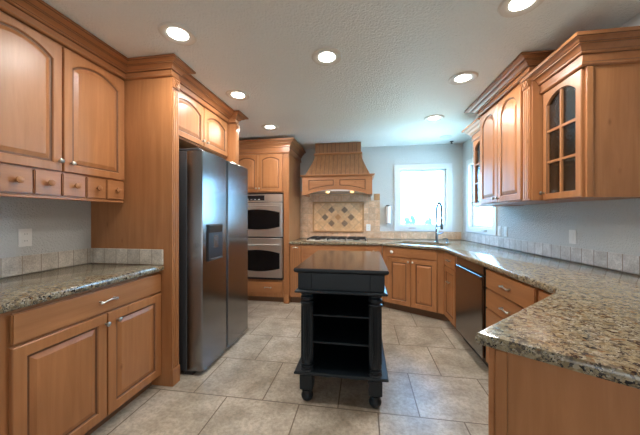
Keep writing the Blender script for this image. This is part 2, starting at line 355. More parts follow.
def arch_loop(x0, x1, z0, z1, rise, d, y, n=14):
    """opening outline inset by d, eyebrow-arched top"""
    pts = [(x0+d, y, z0+d), (x1-d, y, z0+d)]; cx = (x0+x1)/2; hw = (x1-x0)/2
    if rise > 0:
        R = (hw*hw+rise*rise)/(2*rise); cz = z1 - R
        for i in range(n+1):
            x = x1-d-(x1-x0-2*d)*i/n; pts.append((x, y, cz+math.sqrt(max(1e-6, (R-d)**2-(x-cx)**2))))
    else:
        for i in range(n+1): pts.append((x1-d-(x1-x0-2*d)*i/n, y, z1-d))
    return pts
def door_mesh(bm, w, h, arch=0., st=.058, t=.02, glassy=False):
    O = lambda d, y: arch_loop(0, w, 0, h, 0, d, y)
    a = (st, w-st, st, h-st*.85 if arch else h-st)
    I = lambda d, y: arch_loop(*a, arch, d, y)
    if glassy:
        rings = [O(0, 0), O(0, -t+.004), O(.004, -t), I(-.004, -t), I(0, -t+.005), I(0, 0), O(0, 0)]
        loft(bm, rings, caps=(False, False), mis=[0, 0, 0, 1, 0, 0]); return a
    rings = [O(0, 0), O(0, -t+.004), O(.004, -t), I(-.004, -t), I(0, -t+.006), I(.004, -t+.010), I(.012, -t+.010), I(.036, -t+.002), I(.038, -t+.002)]
    loft(bm, rings, mis=[0, 0, 0, 0, 1, 1, 0, 0])
def door(parent, x0, x1, z0, z1, arch=0., kn=None, st=.058, y=0.):
    bm = B(); door_mesh(bm, x1-x0, z1-z0, arch, st); o = make('door', bm, [M['wood'], M['glaze']], parent, (x0, y, z0))
    if kn: knob(o, kn[0]-x0, kn[1]-z0)
    return o
def drawer(parent, x0, x1, z0, z1, hw='pull', mat='woodx', hx=None):
    bm = B(); box(bm, 0, x1-x0, -.02, 0, 0, z1-z0, bev=.005, seg=2); o = make('drawer_front', bm, M[mat], parent, (x0, y_front, z0))
    cx = (x1-x0)/2 if hx is None else hx-x0
    if hw == 'pull': pull(o, cx, (z1-z0)/2)
    elif hw == 'knob': knob(o, cx, (z1-z0)/2)
    elif hw == 'wood': knob(o, cx, (z1-z0)/2, M['woodx'], r=.0195)
    return o
y_front = 0.
def crown_prof(z0, z1, out):
    h = z1-z0; Z = lambda u: z0+h*u; k = (out-.012)/.10
    P = [(-.004, 0), (.012, 0), (.019, .05), (.019, .11), (.012, .16), (.012, .43), (.012+.010*k, .435), (.012+.018*k, .46), (.012+.018*k, .53), (.012+.022*k, .535), (.012+.026*k, .58), (.012+.036*k, .64), (.012+.050*k, .685),
         (.012+.056*k, .69), (.012+.056*k, .745), (.012+.062*k, .75), (.012+.070*k, .80), (.012+.084*k, .84), (.012+.094*k, .85), (out, .87), (out, 1), (-.004, 1)]
    return [(o, Z(u)) for o, u in P]
CM = [0, 0, 0, 1, 0, 1, 0, 0, 1, 0, 0, 0, 1, 0, 1, 0, 0, 0, 1, 0, 0, 0]
def crown(parent, path, z0, z1, out, mat='crown'):
    bm = B(); sweep(bm, path, crown_prof(z0, z1, out), mis=CM); return make('crown_molding', bm, [M[mat], M['glaze']], parent)
def pilaster(parent, x0, x1, z0, z1, y=0., rosette=True, plinth=True):
    """reeded upright facing -y"""
    bm = B(); wd = x1-x0; zb = z0+(.13 if plinth else 0); zt = z1-(wd+.012 if rosette else 0)
    box(bm, x0, x1, y-.012, y+.006, z0, z1)
    n = 3; rw = (wd-.016)/n
    for i in range(n):
        cx = x0+.008+rw*(i+.5); ring = lambda z: [(cx+rw*.42*math.cos(a), y-.012-rw*.34*math.sin(a), z) for a in [PI*k/6 for k in range(7)]]
        loft(bm, [ring(zb+.01), ring(zt-.01)])
    if plinth: box(bm, x0-.004, x1+.004, y-.022, y+.006, z0, zb, bev=.004)
    o = make('pilaster', bm, M['wood'], parent)
    if rosette:
        bm = B(); c = ((x0+x1)/2, 0, z1-wd/2-.003); s = wd/2
        box(bm, c[0]-s, c[0]+s, y-.024, y-.011, c[2]-s, c[2]+s, bev=.003)
        lathe(bm, [(s*.78, 0), (s*.78, -.006), (s*.6, -.007), (s*.5, -.002), (s*.3, -.003), (s*.22, -.008), (0, -.009)], (c[0], y-.024, c[2]), 20, 'Y')
        make('rosette', bm, M['woodx'], o, smooth=True)
    return o
def carcass(parent, w, d, z0, z1, x0=0., mat='wood'):
    return bx('carcass', parent, M[mat], x0, x0+w, .0, d, z0, z1)
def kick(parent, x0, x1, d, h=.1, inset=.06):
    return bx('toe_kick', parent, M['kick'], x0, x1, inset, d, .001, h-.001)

# ------------------------------------------------------------ left run: counter, base cabinets
L_X = -1.55
def left_base():
    t = thing('base_cabinet', 'wooden base cabinet with one wide drawer over two doors beside the tall fridge panel', 'cabinet', (L_X, .945, 0), PI/2)
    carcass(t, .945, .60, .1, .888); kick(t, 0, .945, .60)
    drawer(t, .042, .962-.012, .730, .868); 
    door(t, .042, .498, .09, .716, 0, (.485, .657)); door(t, .506, .950, .09, .716, 0, (.565, .657))
left_base()
t = thing('base_cabinet', 'wooden base cabinet at the left edge of the photo beside the two-door cabinet', 'cabinet', (L_X, .40, 0), PI/2)
carcass(t, .542, .60, .1, .888); kick(t, 0, .542, .60); drawer(t, .03, .51, .730, .868); door(t, .03, .51, .09, .716, 0, (.06, .657))
bm = B(); slab(bm, [(-1.508, .38), (-1.508, 1.896), (WLX+.002, 1.896), (WLX+.002, .38)], .8885, ZC, .014)
tag(make('countertop', bm, M['granite'], smooth=True), 'short speckled granite countertop on the left cabinets', 'countertop')
M['splash_l'] = tiles('left_splash_tiles', .105, .125, (.52, .46, .385), (.72, .66, .575), (.34, .29, .23), .003, 0., (.03, -ZC+.001, 0), 'YZ', **SG)
M['splash_p'] = tiles('panel_splash_tiles', .105, .125, (.52, .46, .385), (.72, .66, .575), (.34, .29, .23), .003, 0., (.03, -ZC+.001, 0), 'XZ', **SG)
t = thing('backsplash', 'low tile backsplash strip around the left granite countertop', 'backsplash', (0, 0, 0))
bx('tile_strip', t, M['splash_l'], WLX+.002, WLX+.013, .38, 1.896, ZC+.001, 1.050, bev=.002)
bx('tile_strip', t, M['splash_p'], WLX+.014, -1.512, 1.884, 1.8965, ZC+.001, 1.050, bev=.002)

# left wall cabinet
UX = -1.865
t = thing('wall_cabinet', 'large wall cabinet with two arched doors above a row of small drawers', 'cabinet', (UX, .98, 0), PI/2)
carcass(t, .913, WLX*-1+UX-.002, 1.425, 2.40)
bx('light_rail', t, M['woodx'], 0, .913, -.012, .03, 1.408, 1.4245, bev=.003)
door(t, .005, .457, 1.583, 2.364, .062, (.437, 1.644), st=.053); door(t, .467, .909, 1.583, 2.364, .062, (.507, 1.642), st=.053)
for a, b_ in ((.008, .148), (.156, .303), (.311, .452), (.460, .604), (.612, .752), (.760, .906)): drawer(t, a, b_, 1.432, 1.572, 'wood')
crown(t, [(0, -.018), (.913, -.018)], 2.372, CE-.005, .118)

# fridge surround: near panel, bridge cabinet, far panel
FPX = -1.455
t = thing('tall_end_panel', 'tall wooden end panel with crown between the left countertop and the refrigerator', 'panel', (0, 0, 0))
bx('side_panel', t, M['wood'], WLX+.002, FPX, 1.8985, 1.978, .001, 2.42)
bm = B(); p = pilaster(t, 0, .078, .001, 2.374)
for o in [p]+list(p.children): pass
p.location = (FPX, 1.8995, 0); p.rotation_euler = (0, 0, PI/2)
crown(t, [(UX+.022, 1.8975), (FPX+.004, 1.8975), (FPX+.004, 1.960), (-1.535, 1.960)], 2.374, CE-.004, .100)
t = thing('wall_cabinet', 'cabinet with two small arched doors above the refrigerator', 'cabinet', (-1.55, 1.98, 0), PI/2)
carcass(t, .98, .60, 1.97, 2.42)
door(t, .012, .484, 1.985, 2.366, .058, (.455, 2.03), st=.05); door(t, .492, .962, 1.985, 2.366, .058, (.525, 2.03), st=.05)
crown(t, [(.0, -.018), (.98, -.018)], 2.374, CE-.005, .118)
t = thing('tall_end_panel', 'tall wooden end panel on the far side of the refrigerator facing the ovens', 'panel', (0, 0, 0))
bx('side_panel', t, M['wood'], WLX+.002, FPX, 2.962, 3.04, .001, 2.42)
p = pilaster(t, 0, .076, .001, 2.374); p.location = (FPX, 2.963, 0); p.rotation_euler = (0, 0, PI/2)
crown(t, [(-1.535, 2.961), (FPX+.004, 2.961), (FPX+.004, 3.020), (WLX+.01, 3.020)], 2.374, CE-.006, .095)

# ------------------------------------------------------------ refrigerator (front faces +x): local x -> +y
t = thing('refrigerator', 'tall stainless side-by-side refrigerator with a dispenser in its left door', 'refrigerator', (-1.43, 2.056, 0), PI/2)
bx('body', t, M['fridgeside'], 0, .897, 0, .68, .03, 1.845, bev=.006)
bx('base_grille', t, M['black'], .01, .887, -.05, .03, .002, .029)
def fdoor(x0, x1, disp):
    w_ = x1-x0; D = .138; n = 10
    def ring(z, ins=0.):
        pts = [(ins, -.004), (ins, -D+.012+ins)]
        for i in range(n+1):
            u = i/n; pts.append((ins+.004+(w_-.008-2*ins)*u, -D-.006*math.sin(PI*u)+ins))
        pts += [(w_-ins, -D+.012+ins), (w_-ins, -.004)]
        return [(x, y, z) for x, y in pts]
    bm = B(); loft(bm, [ring(.035, .004), ring(.04), ring(1.84), ring(1.845, .004)])
    o = make('door', bm, M['steel'], t, (x0, 0, 0), smooth=True)
    if disp:
        q = bx('dispenser', o, M['black'], .062, .302, -D-.016, -D+.004, .925, 1.238, bev=.006)
        bx('display', q, M['display'], .075, .289, -D-.019, -D-.0155, 1.165, 1.225)
        bx('paddle', q, M['steeld'], .14, .22, -D-.020, -D-.0155, 1.03, 1.14, bev=.002)
        bx('drip_tray', q, M['fridgeside'], .085, .28, -D-.03, -D-.0155, .932, .945, bev=.002)
    return o
fdoor(.002, .400, True); fdoor(.434, .895, False)
bx('door_gap', t, M['black'], .4005, .4335, -.131, -.001, .04, 1.84)
for x in (.05, .85): bx('hinge_cover', t, M['fridgeside'], x-.045, x+.045, -.10, .12, 1.8465, 1.866, bev=.006)

# ------------------------------------------------------------ oven tower
OY = 4.0; OX0 = -2.0
t = thing('oven_cabinet', 'tall wooden cabinet housing the double oven with arched doors on top', 'cabinet', (OX0, OY, 0), 0)
WD = .905                                          # to x=-1.095
bx('side_panel', t, M['wood'], 0, .04, 0, .73, .001, 2.40); bx('side_panel', t, M['wood'], .815, WD, .004, .73, .001, 2.40)
bx('carcass', t, M['wood'], .041, .814, 0, .60, 1.668, 2.40); bx('carcass', t, M['wood'], .041, .814, 0, .60, .085, .348)
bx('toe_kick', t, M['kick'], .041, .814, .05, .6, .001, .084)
door(t, .045, .415, 1.680, 2.246, .045, (.395, 1.73), st=.05); door(t, .425, .800, 1.680, 2.246, .045, (.445, 1.73), st=.05)
drawer(t, .045, .805, .150, .322, hx=.58)
pilaster(t, .836, .903, .001, 2.252)
crown(t, [(-.16, -.016), (.822, -.016), (.822, -.034), (WD+.004, -.034), (WD+.004, .735)], 2.252, 2.452, .095)
t = thing('double_oven', 'stainless steel double wall oven with bowed black windows', 'oven', (OX0+.048, OY, 0), 0)
ow = .758
bx('housing', t, M['black'], .002, ow-.002, -.006, .56, .352, 1.662)
def control():
    o = bx('control_panel', t, M['steelx'], 0, ow, -.03, -.007, 1.525, 1.640, bev=.003)
    bx('display', o, M['display'], .10, .48, -.033, -.0295, 1.545, 1.625, bev=.002)
    for k in range(5): bx('button', o, M['plastic'], .14+.06*k, .165+.06*k, -.0345, -.0332, 1.56, 1.568)
control()
def odoor(z0, z1, wz0, wz1, hz):
    o = bx('oven_door', t, M['steelx'], 0, ow, -.042, -.007, z0, z1, bev=.005)
    bm = B(); n = 16; top = []; bot = []
    for i in range(n+1):
        u = -1+2*i/n; x = .022+(ow-.06)*(i/n); c = .045*(u*u)
        top.append((x, wz1-c)); bot.append((x, wz0+c))
    ring = bot+top[::-1]
    loft(bm, [[(x, -.0445, z) for x, z in ring], [(x, -.0415, z) for x, z in ring]]); make('oven_window', bm, M['ovenglass'], o)
    bm = B(); tube(bm, [(.05+(ow-.10)*i/12, -.085-.01*math.sin(PI*i/12), hz) for i in range(13)], .011, 10)
    for x in (.07, ow-.07): tube(bm, [(x, -.042, hz), (x, -.088, hz)], .008, 8)
    make('handle', bm, M['steelx'], o, smooth=True)
odoor(.998, 1.515, 1.105, 1.41, 1.462); odoor(.385, .978, .478, .80, .880)
bx('vent_trim', t, M['black'], 0, ow, -.03, -.0065, .353, .380)

# ------------------------------------------------------------ back run base cabinets
BX0 = -1.094
t = thing('base_cabinet', 'narrow grooved pull-out cabinet between the oven tower and the cooktop', 'cabinet', (BX0+.004, OY, 0), 0)
carcass(t, .19, .72, .1, .888); kick(t, 0, .19, .72)
bm = B(); box(bm, .02, .175, -.02, 0, .105, .872, bev=.004)
for k in range(4): box(bm, .045+k*.030, .049+k*.030, -.0215, -.018, .14, .80, mi=1)
o = make('pull_out_front', bm, [M['wood'], M['glaze']], t); pull(o, .098, .845, half=.04)
t = thing('base_cabinet', 'wide drawer cabinet under the gas cooktop behind the black island', 'cabinet', (-.898, OY, 0), 0)
carcass(t, .94, .72, .1, .888); kick(t, 0, .94, .72)
drawer(t, .02, .92, .745, .872, 'none'); drawer(t, .02, .92, .435, .735); drawer(t, .02, .92, .11, .425)
t = thing('base_cabinet', 'narrow wooden base cabinet between the cooktop drawers and the corner sink cabinet', 'cabinet', (.044, OY, 0), 0)
carcass(t, .222, .72, .1, .888); kick(t, 0, .222, .72)
drawer(t, .012, .19, .745, .872, 'knob'); door(t, .012, .19, .11, .735, 0, (.03, .69), st=.045)

# corner sink cabinet (diagonal)
A1, A2 = Vector((.275, 4.0)), Vector((.995, 3.57)); SA = math.atan2(A2.y-A1.y, A2.x-A1.x); SL = (A2-A1).length
t = thing('corner_sink_cabinet', 'diagonal corner sink cabinet with a false drawer front over two doors', 'cabinet', (A1.x, A1.y, 0), SA)
R2 = Matrix.Rotation(-SA, 2)
loc2 = lambda x, y: tuple(R2 @ (Vector((x, y))-A1))
bm = B(); prism(bm, [loc2(*q) for q in ((.275, 4.0), (.995, 3.57), (1.60, 3.57), (1.575, 4.70), (.275, 4.70))], .1, .70)
make('carcass', bm, M['wood'], t)
bm = B(); prism(bm, [loc2(*q) for q in ((.275, 4.0), (.995, 3.57), (.995+.03, 3.57+.04), (.285, 4.06))], .7005, .888)
make('front_rail', bm, M['wood'], t)
bm = B(); prism(bm, [loc2(*q) for q in ((.29, 4.07), (1.03, 3.62), (1.60, 3.62), (1.57, 4.70), (.29, 4.70))], .001, .099); make('toe_kick', bm, M['kick'], t)
o = drawer(t, .085, SL-.092, .752, .874, 'none')
bm = B(); lathe(bm, [(0, 0), (.011, 0), (.011, -.012), (.022, -.016), (.024, -.024), (.018, -.030), (0, -.032)], (.07, -.02, .065), 16, 'Y'); k = make('knob', bm, M['porcelain'], o, smooth=True); k['label'] = 'cream porcelain knob'
h_ = (SL-.177)/2
door(t, .085, .085+h_-.004, .105, .738, 0, (.085+h_-.03, .70), st=.06); door(t, .085+h_+.004, SL-.092, .105, .738, 0, (.085+h_+.03, .70), st=.06)

# right run (faces -x): local x -> -y
def rt(name, label, cat, y): return thing(name, label, cat, (.995+.02*(3.57-y), y, 0), -PI/2+.02)
t = rt('base_cabinet', 'narrow base cabinet with a small drawer between sink corner and dishwasher', 'cabinet', 3.545)
carcass(t, .385, .60, .1, .888); kick(t, 0, .385, .6)
drawer(t, .006, .376, .722, .872); door(t, .006, .376, .105, .708, 0, None); pull(t.children[-1], .185, .548, half=.04)
t = rt('dishwasher', 'dark stainless dishwasher with a bright handle lip built under the right counter', 'dishwasher', 3.122)
bx('tub', t, M['black'], .004, .648, .0, .58, .10, .886); bx('toe_kick', t, M['black'], .004, .648, .05, .5, .001, .099)
o = bx('door', t, M['steeld'], .006, .628, -.028, -.001, .108, .795, bev=.004)
o = bx('control_panel', t, M['steeld'], .006, .628, -.018, -.001, .806, .884, bev=.003)
bm = B(); box(bm, .006, .628, -.040, -.0285, .768, .794, bev=.006, seg=2); make('handle_lip', bm, M['steel'], t)
t = rt('base_cabinet', 'four-drawer base cabinet between the dishwasher and the peninsula', 'cabinet', 2.462)
carcass(t, .662, .60, .1, .888); kick(t, 0, .662, .6)
for a, b_ in ((.722, .872), (.562, .712), (.345, .552), (.11, .335)): drawer(t, .016, .648, a, b_)
t = rt('base_cabinet', 'base cabinet with a knobbed drawer front in the corner where the peninsula begins', 'cabinet', 1.796)
carcass(t, .23, .60, .1, .888); kick(t, 0, .23, .6)
drawer(t, .012, .21, .722, .872, 'none'); knob(t.children[-1], .02, .115); door(t, .012, .21, .11, .708, 0, (.03, .66), st=.05)

# peninsula base
PT = Vector((.356, .951)); PI_ = Vector((.994, 1.577)); EA = math.radians(-33.9)
EV = Vector((math.cos(EA), math.sin(EA))); EN = Vector((-EV.y, EV.x))     # along the end, and inward from it
PE = PT + EV*.95
pc = PT + EV*.040 + EN*.022
t = thing('peninsula_cabinet', 'wooden peninsula base under the granite overhang at lower right', 'cabinet', (pc.x, pc.y, 0), EA)
iu = (PI_-PT).normalized(); il = Vector((iu.dot(EV), iu.dot(EN)))            # inner side direction in the local frame
bm = B(); prism(bm, [(0, .006), (.82, .006), (.90, .50), (il.x*.62, il.y*.62)], .1, .888); make('carcass', bm, M['wood'], t)
bm = B(); prism(bm, [(.06, .05), (.82, .05), (.88, .48), (il.x*.58+.05, il.y*.58)], .001, .099); make('toe_kick', bm, M['kick'], t)
bm = B(); box(bm, .046, .82, -.002, .0055, .001, .888); make('end_panel', bm, M['wood'], t)
bm = B(); box(bm, .012, .045, -.009, .0055, .001, .888, bev=.003); make('corner_post', bm, M['wood'], t)
bm = B(); box(bm, -.006, .011, -.006, .05, .30, .888, bev=.003); make('edge_stile', bm, M['crown'], t)
bm = B(); box(bm, -.024, .011, -.016, .06, .001, .2995, bev=.003); make('plinth_block', bm, M['crown'], t)

# main countertop
HC = Vector((.80, 3.985)); sd = Vector((math.cos(SA), math.sin(SA))); sn = Vector((-sd.y, sd.x))
def rrect(hw, hh, r, n=6):
    out = []
    for cx, cy, a0 in ((hw-r, hh-r, 0), (-hw+r, hh-r, PI/2), (-hw+r, -hh+r, PI), (hw-r, -hh+r, 1.5*PI)):
        for i in range(n+1): a = a0+PI/2*i/n; out.append((cx+r*math.cos(a), cy+r*math.sin(a)))
    return out
hole = [tuple(HC+sd*x+sn*y) for x, y in rrect(.36, .20, .07)]
poly = [(-1.092, 3.972), (.258, 3.972), (.945, 3.538), tuple(PI_), tuple(PT), tuple(PE), (wrx(.93)-.003, .93), (wrx(4.73)-.003, 4.737), (-1.092, 4.737)]
bm = B(); slab(bm, poly, .8885, ZC, .014, [hole])
tag(make('countertop', bm, M['granite'], smooth=True), 'long speckled granite countertop running from the ovens past the sink to the peninsula', 'countertop')
t = thing('kitchen_sink', 'white undermount sink in the corner granite under the window', 'sink', (HC.x, HC.y, 0), SA)
bm = B(); rg = lambda s, z, k=0.: [(x*s, y*s, z) for x, y in rrect(.375, .215, .08)]
loft(bm, [rg(1.03, .887), rg(1.0, .8875), rg(.985, .88), rg(.96, .74), rg(.90, .715), rg(.2, .71)], caps=(False, True))
bm2 = bm; make('basin', bm, M['porcelain'], t, smooth=True)
bm = B(); lathe(bm, [(0, .7125), (.045, .7125), (.045, .716), (.03, .714), (0, .714)], (0, 0, 0), 20); make('drain', bm, M['chrome'], t, smooth=True)
t = thing('faucet', 'tall chrome spring-neck faucet standing behind the corner sink', 'faucet', (1.045, 4.16, ZC+.0008), SA+.25)
bm = B(); lathe(bm, [(0, 0), (.032, 0), (.032, .008), (.022, .014), (.0185, .03), (.0185, .21), (.016, .215), (.016, .24), (0, .242)], (0, 0, 0), 20); make('base', bm, M['chrome'], t, smooth=True)
q = .034
bm = B(); pts = [(0, 0, .235)] + [(0, 0, .24+.21*i/4) for i in range(1, 5)] + [(q-q*math.cos(a), -.09*(1-math.cos(a))/2, .45+.115*math.sin(a)) for a in [PI*i/16 for i in range(1, 17)]] + [(2*q, -.09, .40), (2*q, -.09, .345)]
tube(bm, pts, .0095, 10); dense = []
for a_, b_ in zip(pts[1:-1], pts[2:]):
    for i in range(8): dense.append(Vector(a_).lerp(Vector(b_), i/8))
tube(bm, dense, .0, 10, radii=[.0145+.0025*(i % 2) for i in range(len(dense))])
make('spring_neck', bm, M['chrome'], t, smooth=True)
bm = B(); lathe(bm, [(0, .19), (.013, .19), (.019, .20), (.019, .30), (.014, .345), (0, .348)], (2*q, -.09, 0), 14); make('spray_head', bm, M['chrome'], t, smooth=True)
bm = B(); tube(bm, [(0, 0, .225), (q, -.045, .23), (2*q, -.08, .24)], .006, 8); make('spray_holder', bm, M['chrome'], t, smooth=True)
bm = B(); tube(bm, [(.015, 0, .12), (.045, -.005, .125), (.09, -.012, .145)], .008, 8, radii=[.014, .009, .006]); make('lever_handle', bm, M['chrome'], t, smooth=True)
t = thing('soap_dispenser', 'small chrome soap dispenser to the right of the tall faucet', 'soap dispenser', (1.16, 4.06, ZC+.0008), SA)
bm = B(); lathe(bm, [(0, 0), (.02, 0), (.02, .006), (.012, .012), (.011, .05), (.008, .052), (.008, .062), (0, .064)], (0, 0, 0), 16); make('base', bm, M['chrome'], t, smooth=True)
bm = B(); tube(bm, [(0, 0, .058), (-.02, -.02, .064), (-.045, -.045, .058)], .006, 8); make('nozzle', bm, M['chrome'], t, smooth=True)

# ------------------------------------------------------------ backsplashes
M['splash_b'] = tiles('back_splash_tiles', .105, .105, TC0, TC1, TG, .003, .0, (.012, -ZC, 0), 'XZ', **SG)
M['splash_d'] = tiles('mural_tiles', .127, .127, (.68, .41, .21), (.84, .56, .31), (.40, .28, .18), .003, .0, (0, 0, 0), 'XZ', **SG)
t = thing('backsplash', 'tan travertine tile backsplash behind the cooktop and along the back wall', 'backsplash', (0, WB, 0), 0)
bx('tile_field', t, M['splash_b'], -1.093, .136, -.012, -.001, ZC+.001, 1.745)
bx('tile_field', t, M['splash_b'], .1362, .280, -.012, -.001, ZC+.001, 1.575)
bx('tile_strip', t, M['splash_b'], .2805, 1.568, -.012, -.001, ZC+.001, 1.056, bev=.002)
t = thing('tile_mural', 'framed tile panel with seven dark diamonds above the cooktop', 'tile panel', (-.4265, WB-.0125, 1.297), 0)
bm = B(); hx, hz = .4415, .262; f_ = .026
for a in ((-hx, hx, -hz, -hz+f_), (-hx, hx, hz-f_, hz), (-hx, -hx+f_, -hz+f_, hz-f_), (hx-f_, hx, -hz+f_, hz-f_)): box(bm, a[0], a[1], -.026, 0, a[2], a[3], bev=.007, seg=2)
make('frame', bm, M['stone'], t)
bm = B(); box(bm, -hx+f_, hx-f_, -.010, 0, -hz+f_, hz-f_)
o = make('diagonal_tiles', bm, M['splash_d'], t)
for n_ in M['splash_d'].node_tree.nodes:
    if n_.type == 'MAPPING': n_.inputs['Rotation'].default_value = (0, 0, PI/4); n_.inputs['Location'].default_value = (.0635, .0635, 0)
for x, z in ((-.112, .124), (.112, .124), (-.224, 0), (0, 0), (.224, 0), (-.112, -.124+.018), (.112, -.124+.018)):
    bm = B(); s = .060
    loft(bm, [[(s, -.008, 0), (0, -.008, s), (-s, -.008, 0), (0, -.008, -s)], [(s, -.0125, 0), (0, -.0125, s), (-s, -.0125, 0), (0, -.0125, -s)], [(s*.82, -.0155, 0), (0, -.0155, s*.82), (-s*.82, -.0155, 0), (0, -.0155, -s*.82)], [(s*.5, -.0135, 0), (0, -.0135, s*.5), (-s*.5, -.0135, 0), (0, -.0135, -s*.5)]])
    make('diamond_accent', bm, M['diamond'] if (x, z) != (0, 0) else M['stone'], t, (x, 0, z-.004))
M['splash_r'] = tiles('right_splash_tiles', .108, .125, (.56, .52, .48), (.76, .73, .69), (.30, .24, .19), .0035, 0., (.02, -ZC+.001, 0), 'XZ', **SG)
ya = 4.715; le = (ya-.95)/math.cos(WR_ANG)
t = thing('backsplash', 'low pale tile backsplash strip along the right wall above the granite', 'backsplash', (wrx(ya), ya, 0), -PI/2+WR_ANG)
bx('tile_strip', t, M['splash_r'], 0, le, -.013, -.002, ZC+.001, 1.050, bev=.002)
bm = B(); box(bm, .183, .280, WB-.010, WB-.0005, 1.578, 1.690, bev=.002); box(bm, .200, .263, WB-.013, WB-.0095, 1.595, 1.673, bev=.002)
tag(make('accent_tile', bm, M['stone']), 'small tan stone accent on the wall right of the range hood', 'tile')

# ------------------------------------------------------------ cooktop
t = thing('gas_cooktop', 'five-burner gas cooktop with black grates set in the back counter', 'cooktop', (-.40, 4.36, ZC+.0008), 0)
bx('tray', t, M['steelx'], -.455, .455, -.26, .26, 0, .010, bev=.004)
for i, cx in enumerate((-.30, 0, .30)):
    bm = B(); y0, y1, h = -.235, .22, .042
    for x in (cx-.135, cx+.135): box(bm, x-.006, x+.006, y0, y1, h-.012, h)
    for y in (y0, -.005, y1): box(bm, cx-.141, cx+.141, y-.006, y+.006, h-.012, h)
    for y in (-.12, .11): box(bm, cx-.135, cx+.135, y-.005, y+.005, h-.010, h+.003); box(bm, cx-.005, cx+.005, y-.09, y+.09, h-.010, h+.003)
    for x in (cx-.135, cx+.135):
        for y in (y0, y1): box(bm, x-.008, x+.008, y-.008, y+.008, .010, h)
    make('grate', bm, M['iron'], t)
for cx, cy, r in ((-.30, -.12, .038), (-.30, .11, .045), (0, .0, .055), (.30, -.12, .045), (.30, .11, .038)):
    bm = B(); lathe(bm, [(0, .010), (r*1.15, .010), (r*1.1, .018), (r, .019), (r, .027), (r*.8, .031), (0, .031)], (cx, cy, 0), 18); make('burner', bm, M['iron'], t, smooth=True)
for k in range(5):
    bm = B(); lathe(bm, [(0, .010), (.019, .010), (.018, .030), (.015, .033), (0, .033)], (-.16+.08*k, -.248, 0), 14); make('control_knob', bm, M['steelx'], t, smooth=True)

# ------------------------------------------------------------ range hood
HXC = -.40; HY = 4.18
t = thing('range_hood', 'curved wooden range hood with beadboard planks and arched valance over the cooktop', 'range hood', (HXC, WB, 0), 0)
hw = .535; D = WB-HY
def chimney():
    bm = B(); n = 12; secs = []
    for i in range(n+1):
        u = i/n; s = (1-u)**1.25
        secs.append((.362+(.505-.362)*s, .36+(.53-.36)*s, 1.945+(2.305-1.945)*u))
    XS = [.0665*k for k in range(-7, 8)]                # planks run straight up, cut off by the flared sides
    def prof(hwx, d, z):
        pts = [(-hwx, -d, z)]
        for xk in XS:
            for e, g in ((-.004, 0), (-.004, .008), (.004, .008), (.004, 0)):
                x = max(-hwx, min(hwx, xk+e)); pts.append((x, -d+(g if abs(xk) < hwx-.006 else 0), z))
        return pts+[(hwx, -d, z), (hwx, -.0135, z), (-hwx, -.0135, z)]
    m = len(prof(.4, .4, 0)); rings = [prof(*q) for q in secs]
    R = [[bm.verts.new(p) for p in r] for r in rings]
    for i in range(n):
        for j in range(m):
            k = (j+1) % m; f = bm.faces.new((R[i][j], R[i][k], R[i+1][k], R[i+1][j]))
            if 1 <= j < 4*len(XS)+1 and (j-1) % 4 < 3: f.material_index = 1
    bm.faces.new(R[0][::-1]); bm.faces.new(R[-1])
    bmesh.ops.dissolve_degenerate(bm, dist=.0004, edges=bm.edges[:])
    make('curved_body', bm, [M['hoodwood'], M['glaze']], t)
    bm = B(); hx = .366; box(bm, -hx, hx, -.36, -.0135, 2.306, CE-.002)
    for k in range(1, 11): x = -hx+2*hx*k/11; box(bm, x-.004, x+.004, -.3615, -.358, 2.325, CE-.003, mi=1)
    make('neck', bm, [M['hoodwood'], M['glaze']], t)
    bm = B(); pf = [(0, 2.292), (.016, 2.294), (.022, 2.302), (.016, 2.312), (.012, 2.326), (0, 2.330)]
    sweep(bm, [(-.367, -.0135), (-.367, -.361), (.367, -.361), (.367, -.0135)], pf); make('neck_molding', bm, M['woodx'], t)
chimney()
